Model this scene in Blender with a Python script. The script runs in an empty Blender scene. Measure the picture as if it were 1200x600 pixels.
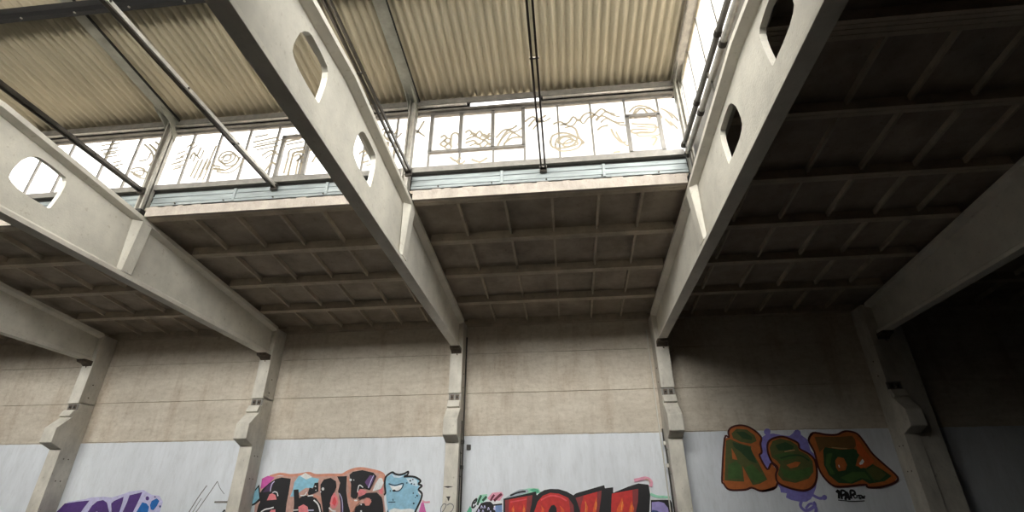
import bpy, bmesh, math, random
from mathutils import Vector, Matrix
from mathutils.geometry import tessellate_polygon
random.seed(7)
SC = bpy.context.scene
COL = SC.collection
EYE = 1.65                       # eye level above the floor

# ------------------------------------------------------------------ camera
cd = bpy.data.cameras.new('camera'); cam = bpy.data.objects.new('camera', cd); COL.objects.link(cam)
cd.sensor_fit = 'HORIZONTAL'; cd.sensor_width = 36.0; cd.lens = 36.0*593.018/1200.0
cd.clip_start = 0.05; cd.clip_end = 300
FW = Vector((-0.09136102, 0.88516585, 0.45621769)); RT = Vector((0.99450065, 0.10465765, -0.00390337)); UP = Vector((0.0512018, -0.45335217, 0.88985964))
M = Matrix((RT, UP, -FW)).transposed().to_4x4(); M.translation = Vector((9.174, 0.0, EYE)); cam.matrix_world = M
SC.camera = cam
# ------------------------------------------------------------------ world, exposure
GLOW = 5.0                        # the veiled sun
W = bpy.data.worlds.new('overcast_sky'); SC.world = W; W.use_nodes = True
wn = W.node_tree; bg = wn.nodes['Background']; bg.inputs['Strength'].default_value = 5.0
# overcast sky: brighter overhead than at the horizon, dull ground below it
tc = wn.nodes.new('ShaderNodeTexCoord'); sx = wn.nodes.new('ShaderNodeSeparateXYZ'); wn.links.new(tc.outputs['Generated'], sx.inputs[0])
wr = wn.nodes.new('ShaderNodeValToRGB'); e = wr.color_ramp.elements; e[0].position = 0.0; e[0].color = (0.03, 0.029, 0.027, 1); e[1].position = 1.0; e[1].color = (1.0, 0.998, 0.99, 1)
for ps, c in ((0.49, 0.04), (0.51, 0.42), (0.75, 0.78)):
    q = e.new(ps); q.color = (c, c*0.998, c*0.99, 1)
wm = wn.nodes.new('ShaderNodeMapRange'); wm.inputs['From Min'].default_value = -1.0; wn.links.new(sx.outputs['Z'], wm.inputs['Value']); wn.links.new(wm.outputs[0], wr.inputs['Fac']); 
# the sun stands behind the clouds on the camera's side of the hall, so the sky is brighter there
wy = wn.nodes.new('ShaderNodeMapRange'); wy.inputs['From Min'].default_value = -0.8; wy.inputs['From Max'].default_value = 0.8; wy.inputs['To Min'].default_value = 2.05; wy.inputs['To Max'].default_value = 0.17
wn.links.new(sx.outputs['Y'], wy.inputs['Value'])
wq = wn.nodes.new('ShaderNodeVectorMath'); wq.operation = 'SCALE'; wn.links.new(wr.outputs['Color'], wq.inputs[0]); wn.links.new(wy.outputs[0], wq.inputs['Scale']); 
wd = wn.nodes.new('ShaderNodeVectorMath'); wd.operation = 'DOT_PRODUCT'; wn.links.new(tc.outputs['Generated'], wd.inputs[0]); gd = Vector((-0.10, -0.90, 0.34)).normalized(); wd.inputs[1].default_value = gd
wc = wn.nodes.new('ShaderNodeMath'); wc.operation = 'MAXIMUM'; wc.inputs[1].default_value = 0.0; wn.links.new(wd.outputs['Value'], wc.inputs[0])
wp = wn.nodes.new('ShaderNodeMath'); wp.operation = 'POWER'; wp.inputs[1].default_value = 16.0; wn.links.new(wc.outputs[0], wp.inputs[0])
wg = wn.nodes.new('ShaderNodeVectorMath'); wg.operation = 'SCALE'; wg.inputs[0].default_value = (1.0, 0.985, 0.95); wn.links.new(wp.outputs[0], wg.inputs['Scale'])
ws = wn.nodes.new('ShaderNodeVectorMath'); ws.operation = 'MULTIPLY_ADD'; ws.inputs[1].default_value = (GLOW, GLOW, GLOW); wn.links.new(wg.outputs[0], ws.inputs[0]); wn.links.new(wq.outputs[0], ws.inputs[2]); wn.links.new(ws.outputs[0], bg.inputs['Color'])
vs = SC.view_settings; vs.view_transform = 'Standard'; vs.look = 'None'; vs.gamma = 1.0; vs.use_curve_mapping = False; vs.exposure = 1.32
SC.cycles.max_bounces = 10; SC.cycles.diffuse_bounces = 6; SC.cycles.transparent_max_bounces = 12; SC.cycles.sample_clamp_indirect = 8.0
SC.cycles.use_denoising = True
def portal(name, loc, rot, sx, sy):
    l = bpy.data.lights.new(name, 'AREA'); l.shape = 'RECTANGLE'; l.size = sx; l.size_y = sy; l.cycles.is_portal = True
    o = bpy.data.objects.new(name, l); o.location = loc; o.rotation_euler = rot; COL.objects.link(o)
# portals only guide the sampling of the sky through the glazing, they give no light of their own
portal('sky_portal', (-1.0, 8.95, 7.5+EYE), (math.radians(-90), 0, 0), 26, 1.9)
portal('sky_portal', (-1.0, 1.85, 7.5+EYE), (math.radians(90), 0, 0), 26, 1.9)
portal('sky_portal', (7.7, 3.55, 8.90+EYE), (math.radians(4.7), 0, 0), 9.0, 3.7)
portal('sky_portal', (12.3, 5.4, 7.9+EYE), (0, math.radians(90), 0), 2.2, 6.6)


# ------------------------------------------------------------------ materials
def mat(name, base, rough=0.85, metal=0.0, var=0.18, scale=2.0, stretch=(1, 1, 1), bump=0.0, bscale=25.0, tint=None, spots=0.0):
    m = bpy.data.materials.new(name); m.use_nodes = True; nt = m.node_tree; N = nt.nodes; L = nt.links; b = N['Principled BSDF']
    b.inputs['Roughness'].default_value = rough; b.inputs['Metallic'].default_value = metal
    if var <= 0 and bump <= 0:
        b.inputs['Base Color'].default_value = (*base, 1); return m
    g = N.new('ShaderNodeNewGeometry'); mp = N.new('ShaderNodeMapping'); mp.inputs['Scale'].default_value = stretch; L.new(g.outputs['Position'], mp.inputs['Vector'])
    n1 = N.new('ShaderNodeTexNoise'); n1.inputs['Scale'].default_value = scale; n1.inputs['Detail'].default_value = 8; n1.inputs['Roughness'].default_value = 0.65; L.new(mp.outputs[0], n1.inputs['Vector'])
    r = N.new('ShaderNodeValToRGB'); r.color_ramp.elements[0].position = 0.28; r.color_ramp.elements[1].position = 0.72
    d = tint or tuple(c*(1-1.6*var) for c in base); u = tuple(min(1, c*(1+0.8*var)) for c in base)
    r.color_ramp.elements[0].color = (*d, 1); r.color_ramp.elements[1].color = (*u, 1); L.new(n1.outputs['Fac'], r.inputs['Fac'])
    out = r.outputs['Color']
    if spots > 0:
        n3 = N.new('ShaderNodeTexNoise'); n3.inputs['Scale'].default_value = scale*9; n3.inputs['Detail'].default_value = 3; L.new(mp.outputs[0], n3.inputs['Vector'])
        r3 = N.new('ShaderNodeValToRGB'); r3.color_ramp.elements[0].position = 0.63; r3.color_ramp.elements[1].position = 0.75
        r3.color_ramp.elements[0].color = (1, 1, 1, 1); v = 1-spots; r3.color_ramp.elements[1].color = (v, v*0.97, v*0.93, 1); L.new(n3.outputs['Fac'], r3.inputs['Fac'])
        mx = N.new('ShaderNodeMixRGB'); mx.blend_type = 'MULTIPLY'; mx.inputs['Fac'].default_value = 1; L.new(out, mx.inputs[1]); L.new(r3.outputs['Color'], mx.inputs[2]); out = mx.outputs['Color']
    L.new(out, b.inputs['Base Color'])
    if bump > 0:
        n2 = N.new('ShaderNodeTexNoise'); n2.inputs['Scale'].default_value = bscale; n2.inputs['Detail'].default_value = 5; L.new(mp.outputs[0], n2.inputs['Vector'])
        bp = N.new('ShaderNodeBump'); bp.inputs['Strength'].default_value = bump; bp.inputs['Distance'].default_value = 0.02; L.new(n2.outputs['Fac'], bp.inputs['Height']); L.new(bp.outputs[0], b.inputs['Normal'])
    return m
MT = {}
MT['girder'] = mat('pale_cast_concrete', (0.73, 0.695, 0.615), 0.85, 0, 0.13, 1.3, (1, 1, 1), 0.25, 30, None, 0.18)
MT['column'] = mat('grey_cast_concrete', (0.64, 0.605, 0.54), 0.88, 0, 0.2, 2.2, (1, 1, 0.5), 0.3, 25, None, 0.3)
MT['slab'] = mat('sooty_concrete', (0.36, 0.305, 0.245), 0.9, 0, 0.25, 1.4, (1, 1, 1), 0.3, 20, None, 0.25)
MT['rib'] = mat('lightened_rib_concrete', (0.50, 0.43, 0.34), 0.9, 0, 0.2, 2.0, (1, 1, 1), 0.2, 20, None, 0.25)  # lighter than the slab: light on the rib faces is put into the colour
MT['curb'] = mat('limewashed_concrete', (0.37, 0.325, 0.285), 0.85, 0, 0.2, 3.5, (1, 1, 0.6), 0.3, 25, None, 0.3)
MT['corr'] = mat('fibre_cement_sheet', (0.45, 0.41, 0.31), 0.8, 0, 0.12, 1.6, (3, 0.35, 1), 0.1, 30, None, 0.2)
MT['galv'] = mat('galvanized_sheet', (0.31, 0.345, 0.35), 0.5, 0.25, 0.22, 2.5, (0.7, 1, 6), 0.05, 20, None, 0.15)
MT['steel'] = mat('grey_painted_steel', (0.24, 0.225, 0.205), 0.5, 0.3, 0.2, 5, (1, 1, 1), 0.05, 40, None, 0.3)
MT['dark'] = mat('dark_bare_steel', (0.085, 0.075, 0.065), 0.33, 0.75, 0.3, 6, (1, 1, 1), 0.0)
MT['shiny'] = mat('highlight_pale_steel', (0.60, 0.57, 0.52), 0.3, 0.35, 0.25, 6, (1, 1, 1), 0.0)  # pale colour stands in for the highlight on tie bar and pipe
MT['black'] = mat('black_bitumen', (0.018, 0.017, 0.016), 0.8, 0, 0.0)
MT['tar'] = mat('tarred_timber', (0.012, 0.013, 0.016), 0.75, 0, 0.3, 8, (0.6, 3, 3), 0.3, 20)
MT['post'] = mat('weathered_grey_steel', (0.42, 0.395, 0.35), 0.6, 0.1, 0.22, 6, (1, 1, 1), 0.1, 40, None, 0.3)
MT['plate'] = mat('dull_green_grey_plate', (0.30, 0.30, 0.26), 0.7, 0.0, 0.2, 4, (1, 1, 1), 0.0)
MT['rust'] = mat('rusty_bearing_steel', (0.13, 0.10, 0.075), 0.8, 0.2, 0.3, 12, (1, 1, 1), 0.2, 40)
MT['floor'] = mat('dusty_floor_concrete', (0.12, 0.115, 0.105), 0.9, 0, 0.2, 0.8, (1, 1, 1), 0.2, 10)
MT['dark_floor'] = mat('blackened_unseen_floor', (0.03, 0.03, 0.03), 0.9, 0, 0.2, 3); MT['rear_dark'] = mat('darkened_rear_wall', (0.06, 0.055, 0.05), 0.9, 0, 0.2, 0.8)  # unseen floor and walls on the right, blackened to cut bounced light
MT['rear'] = mat('plain_rear_plaster', (0.25, 0.23, 0.2), 0.9, 0, 0.2, 0.8, (1, 1, 1), 0.1, 10)
MT['conduit'] = mat('dark_conduit', (0.05, 0.045, 0.04), 0.6, 0.2, 0.0)
MT['conduit_pale'] = mat('pale_conduit', (0.62, 0.60, 0.55), 0.6, 0.1, 0.0)

def wall_material():
    m = bpy.data.materials.new('plaster_and_white_paint'); m.use_nodes = True; nt = m.node_tree; N = nt.nodes; L = nt.links; b = N['Principled BSDF']; b.inputs['Roughness'].default_value = 0.88
    g = N.new('ShaderNodeNewGeometry'); sp = N.new('ShaderNodeSeparateXYZ'); L.new(g.outputs['Position'], sp.inputs[0])
    def noise(scale, stretch, det=6):
        mp = N.new('ShaderNodeMapping'); mp.inputs['Scale'].default_value = stretch; L.new(g.outputs['Position'], mp.inputs['Vector'])
        n = N.new('ShaderNodeTexNoise'); n.inputs['Scale'].default_value = scale; n.inputs['Detail'].default_value = det; n.inputs['Roughness'].default_value = 0.65; L.new(mp.outputs[0], n.inputs['Vector']); return n
    def ramp(n, p0, c0, p1, c1):
        r = N.new('ShaderNodeValToRGB'); e = r.color_ramp.elements; e[0].position = p0; e[0].color = (*c0, 1); e[1].position = p1; e[1].color = (*c1, 1); L.new(n.outputs['Fac'], r.inputs['Fac']); return r.outputs['Color']
    def mul(a, c):
        x = N.new('ShaderNodeMixRGB'); x.blend_type = 'MULTIPLY'; x.inputs['Fac'].default_value = 1; L.new(a, x.inputs[1]); L.new(c, x.inputs[2]); return x.outputs['Color']
    beige = ramp(noise(1.1, (0.6, 1, 1.6)), 0.3, (0.57, 0.51, 0.43), 0.7, (0.70, 0.64, 0.555))
    beige = mul(beige, ramp(noise(5, (0.8, 1, 2.2), 8), 0.3, (0.86, 0.84, 0.82), 0.62, (1, 1, 1)))
    beige = mul(beige, ramp(noise(1.7, (1.3, 1, 0.25), 7), 0.33, (0.84, 0.80, 0.76), 0.5, (1, 1, 1)))
    beige = mul(beige, ramp(noise(9, (1, 1, 1), 9), 0.34, (0.88, 0.87, 0.85), 0.5, (1, 1, 1)))
    white = ramp(noise(2.2, (1.6, 1, 0.35)), 0.3, (0.67, 0.70, 0.75), 0.65, (0.76, 0.79, 0.85))
    white = mul(white, ramp(noise(14, (1, 1, 0.22), 4), 0.30, (0.93, 0.925, 0.92), 0.5, (1, 1, 1)))
    # the ragged upper edge of the white paint
    e = noise(3.0, (1, 1, 1)); ma = N.new('ShaderNodeMath'); ma.operation = 'MULTIPLY_ADD'; ma.inputs[1].default_value = 0.07; L.new(e.outputs['Fac'], ma.inputs[0]); L.new(sp.outputs['Z'], ma.inputs[2])
    st = N.new('ShaderNodeMath'); st.operation = 'GREATER_THAN'; st.inputs[1].default_value = 2.035+EYE+0.037; L.new(ma.outputs[0], st.inputs[0])
    mx = N.new('ShaderNodeMixRGB'); L.new(st.outputs[0], mx.inputs['Fac']); L.new(white, mx.inputs[1]); L.new(beige, mx.inputs[2]); L.new(mx.outputs['Color'], b.inputs['Base Color'])
    bn = noise(22, (1, 1, 1)); bp = N.new('ShaderNodeBump'); bp.inputs['Strength'].default_value = 0.3; bp.inputs['Distance'].default_value = 0.02; L.new(bn.outputs['Fac'], bp.inputs['Height']); L.new(bp.outputs[0], b.inputs['Normal'])
    return m
MT['wall'] = wall_material()

def glass_material(name, tint):
    m = bpy.data.materials.new(name); m.use_nodes = True; nt = m.node_tree; N = nt.nodes; L = nt.links; N.remove(N['Principled BSDF']); out = N['Material Output']
    g = N.new('ShaderNodeNewGeometry'); n = N.new('ShaderNodeTexNoise'); n.inputs['Scale'].default_value = 4; n.inputs['Detail'].default_value = 5; L.new(g.outputs['Position'], n.inputs['Vector'])
    mr = N.new('ShaderNodeMapRange'); mr.inputs['To Min'].default_value = 0.06; mr.inputs['To Max'].default_value = 0.24; L.new(n.outputs['Fac'], mr.inputs['Value'])
    t = N.new('ShaderNodeBsdfTransparent'); t.inputs['Color'].default_value = (tint, tint, tint*0.98, 1); d = N.new('ShaderNodeBsdfTranslucent'); d.inputs['Color'].default_value = (0.85*tint, 0.84*tint, 0.80*tint, 1)
    mx = N.new('ShaderNodeMixShader'); L.new(mr.outputs[0], mx.inputs[0]); L.new(t.outputs[0], mx.inputs[1]); L.new(d.outputs[0], mx.inputs[2]); L.new(mx.outputs[0], out.inputs['Surface']); return m
MT['glass'] = glass_material('dusty_window_glass', 1.0); MT['dimmed_glass'] = glass_material('dimmed_rooflight_glass', 0.12); MT['clear_glass'] = mat('clear_glass', (1, 1, 1), 0.1, 0, 0.0); MT['grimy_glass'] = glass_material('grimy_window_glass', 0.8)  # rooflight tint lowered to hold back the light of the added rooflight
_n = MT['clear_glass'].node_tree; _t = _n.nodes.new('ShaderNodeBsdfTransparent'); _t.inputs['Color'].default_value = (0.93, 0.95, 0.94, 1); _n.links.new(_t.outputs[0], _n.nodes['Material Output'].inputs['Surface'])
def film(name, col, fac):
    m = bpy.data.materials.new(name); m.use_nodes = True; nt = m.node_tree; N = nt.nodes; L = nt.links; N.remove(N['Principled BSDF']); out = N['Material Output']
    t = N.new('ShaderNodeBsdfTransparent'); d = N.new('ShaderNodeBsdfDiffuse'); d.inputs['Color'].default_value = (*col, 1)
    mx = N.new('ShaderNodeMixShader'); mx.inputs[0].default_value = fac; L.new(t.outputs[0], mx.inputs[1]); L.new(d.outputs[0], mx.inputs[2]); L.new(mx.outputs[0], out.inputs['Surface']); return m
MT['scrawl'] = film('brown_spray_on_glass', (0.36, 0.31, 0.23), 0.95)
def srgb(h):
    f = lambda c: c/12.92 if c <= 0.04045 else ((c+0.055)/1.055)**2.4
    return tuple(f(int(h[i:i+2], 16)/255) for i in (0, 2, 4))
PAINT = dict(lavender='c9c6ea', purple='54357e', blue='1668b8', dkblue='28407c', salmon='cda297', orange2='d8947e', magenta='d35cae', ltblue='92cbe4', paintwhite='eeeef0',
  black='17141a', dkpurple='4a2f56', pink='e8858c', salmon2='d59a88', red2='e2525a', purple2='65447a', orange3='e0a690', pink2='dc8f86', skyblue='92c2dc', paleblue='d3e4f2', navy='233a52',
  magenta2='da6cb2', pinkspray='e6a0b8', green2='58b592', greenspray='9fdcc2', dkgreen='24543c', maroon='6c2038', bluemid='7f9cd0', bluegrey='a9b2bf', red='c9302e', dkred='8a3438', flame='e4602c', flame2='f09a48',
  lilac='9c90cc', violet='8c84d2', orange='b4642e', oxblood='48140f', olive='565a2e', green3='44642f', dkgreen2='2c4a28', tan='b08c60', brown='6e5028', orangered='d0602c', greypaint='77777a', blackstain='3a3632')
for k, h in PAINT.items(): MT['p_'+k] = mat('spray_paint_'+k, srgb(h), 0.6, 0, 0.14, 9, (1, 1, 1), 0.0)

# ------------------------------------------------------------------ builders (z values are given above eye level)
class MB:
    def __init__(s): s.v = []; s.f = []; s.m = []; s.mats = []
    def mi(s, name):
        if name not in s.mats: s.mats.append(name)
        return s.mats.index(name)
    def face(s, pts, m): b = len(s.v); s.v += [tuple(p) for p in pts]; s.f.append(tuple(range(b, b+len(pts)))); s.m.append(s.mi(m))
    def solid(s, ring0, ring1, m):          # two matching rings joined and capped
        b = len(s.v); n = len(ring0); s.v += [tuple(p) for p in ring0]+[tuple(p) for p in ring1]; k = s.mi(m)
        for i in range(n): j = (i+1) % n; s.f.append((b+i, b+j, b+n+j, b+n+i)); s.m.append(k)
        s.f.append(tuple(b+i for i in reversed(range(n)))); s.m.append(k); s.f.append(tuple(b+n+i for i in range(n))); s.m.append(k)
    def box(s, x0, x1, y0, y1, z0, z1, m): s.solid([(x0, y0, z0), (x1, y0, z0), (x1, y1, z0), (x0, y1, z0)], [(x0, y0, z1), (x1, y0, z1), (x1, y1, z1), (x0, y1, z1)], m)
    def slope(s, x0, x1, y0, y1, zf, t0, t1, m):   # a bar whose underside follows zf(y)+t0 and top zf(y)+t1
        s.solid([(x0, y0, zf(y0)+t0), (x1, y0, zf(y0)+t0), (x1, y1, zf(y1)+t0), (x0, y1, zf(y1)+t0)], [(x0, y0, zf(y0)+t1), (x1, y0, zf(y0)+t1), (x1, y1, zf(y1)+t1), (x0, y1, zf(y1)+t1)], m)
    def prism_x(s, pts, x0, x1, m): s.solid([(x0, y, z) for y, z in pts], [(x1, y, z) for y, z in pts], m)
    def prism_y(s, pts, y0, y1, m): s.solid([(x, y0, z) for x, z in pts], [(x, y1, z) for x, z in pts], m)
    def tube(s, pts, r, m, n=10):
        P = [Vector(p) for p in pts]; k = s.mi(m); rings = []
        for i, p in enumerate(P):
            d = (P[min(i+1, len(P)-1)]-P[max(i-1, 0)]).normalized(); a = d.cross(Vector((0.31, 0.17, 0.93))).normalized(); c = d.cross(a); b = len(s.v)
            for j in range(n): t = 2*math.pi*j/n; s.v.append(tuple(p+r*(math.cos(t)*a+math.sin(t)*c)))
            rings.append(b)
        for b0, b1 in zip(rings, rings[1:]):
            for j in range(n): q = (j+1) % n; s.f.append((b0+j, b0+q, b1+q, b1+j)); s.m.append(k)
        s.f.append(tuple(rings[0]+j for j in reversed(range(n)))); s.m.append(k); s.f.append(tuple(rings[-1]+j for j in range(n))); s.m.append(k)
    def build(s, name, parent=None, bevel=0.0, smooth=False):
        me = bpy.data.meshes.new(name); o = bpy.data.objects.new(name, me); COL.objects.link(o)
        off = Vector((0, 0, EYE)); base = Vector((0, 0, 0))
        if parent is not None: o.parent = parent; base = gloc(parent)
        elif s.v:
            lo = [min(v[i] for v in s.v) for i in range(3)]; hi = [max(v[i] for v in s.v) for i in range(3)]; base = Vector(((lo[0]+hi[0])/2, (lo[1]+hi[1])/2, lo[2]+EYE)); o.location = base
        me.from_pydata([tuple(Vector(v)+off-base) for v in s.v], [], s.f)
        for n in s.mats: me.materials.append(MT[n])
        me.polygons.foreach_set('material_index', s.m)
        bm = bmesh.new(); bm.from_mesh(me); bmesh.ops.recalc_face_normals(bm, faces=bm.faces[:]); bm.to_mesh(me); bm.free()
        if smooth: me.polygons.foreach_set('use_smooth', [len(p.vertices) == 4 for p in me.polygons])
        me.update()
        if bevel > 0:
            bv = o.modifiers.new('edge', 'BEVEL'); bv.width = bevel; bv.segments = 2; bv.limit_method = 'ANGLE'; bv.angle_limit = math.radians(40)
        return o
def gloc(o):
    p = Vector(o.location)
    while o.parent is not None: o = o.parent; p += Vector(o.location)
    return p
def tag(o, label, cat, group=None, kind='thing'):
    o['label'] = label; o['category'] = cat; o['kind'] = kind
    if group: o['group'] = group
    return o
def struct(o, label=None): o['kind'] = 'structure'; return o
def thing(name, loc, label, cat, group=None):
    o = bpy.data.objects.new(name, None); COL.objects.link(o); o.location = (loc[0], loc[1], loc[2]+EYE); o.empty_display_size = 0.2
    return tag(o, label, cat, group)
def copy_tree(o, loc):
    c = o.copy(); COL.objects.link(c); c.location = (loc[0], loc[1], loc[2]+EYE)
    for ch in list(o.children):
        d = ch.copy(); COL.objects.link(d); d.parent = c
        for g in list(ch.children): e = g.copy(); COL.objects.link(e); e.parent = d
    return c

# ------------------------------------------------------------------ dimensions
RY = 5.40                       # ridge line of the hall
CY, WY = 14.50, 15.095          # column fronts, wall face
Y0 = 2*RY-WY                    # the opposite wall
ZC = lambda y: 5.85-0.0823*(abs(y-RY)-3.25)       # underside of the roof ribs
ZR = lambda y: 8.62-0.0823*(abs(y-RY)-3.35)       # underside of the lantern roof
FLOOR = -EYE
XL, XR = -14.0, 30.0
MIR = lambda y: 2*RY-y

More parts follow.
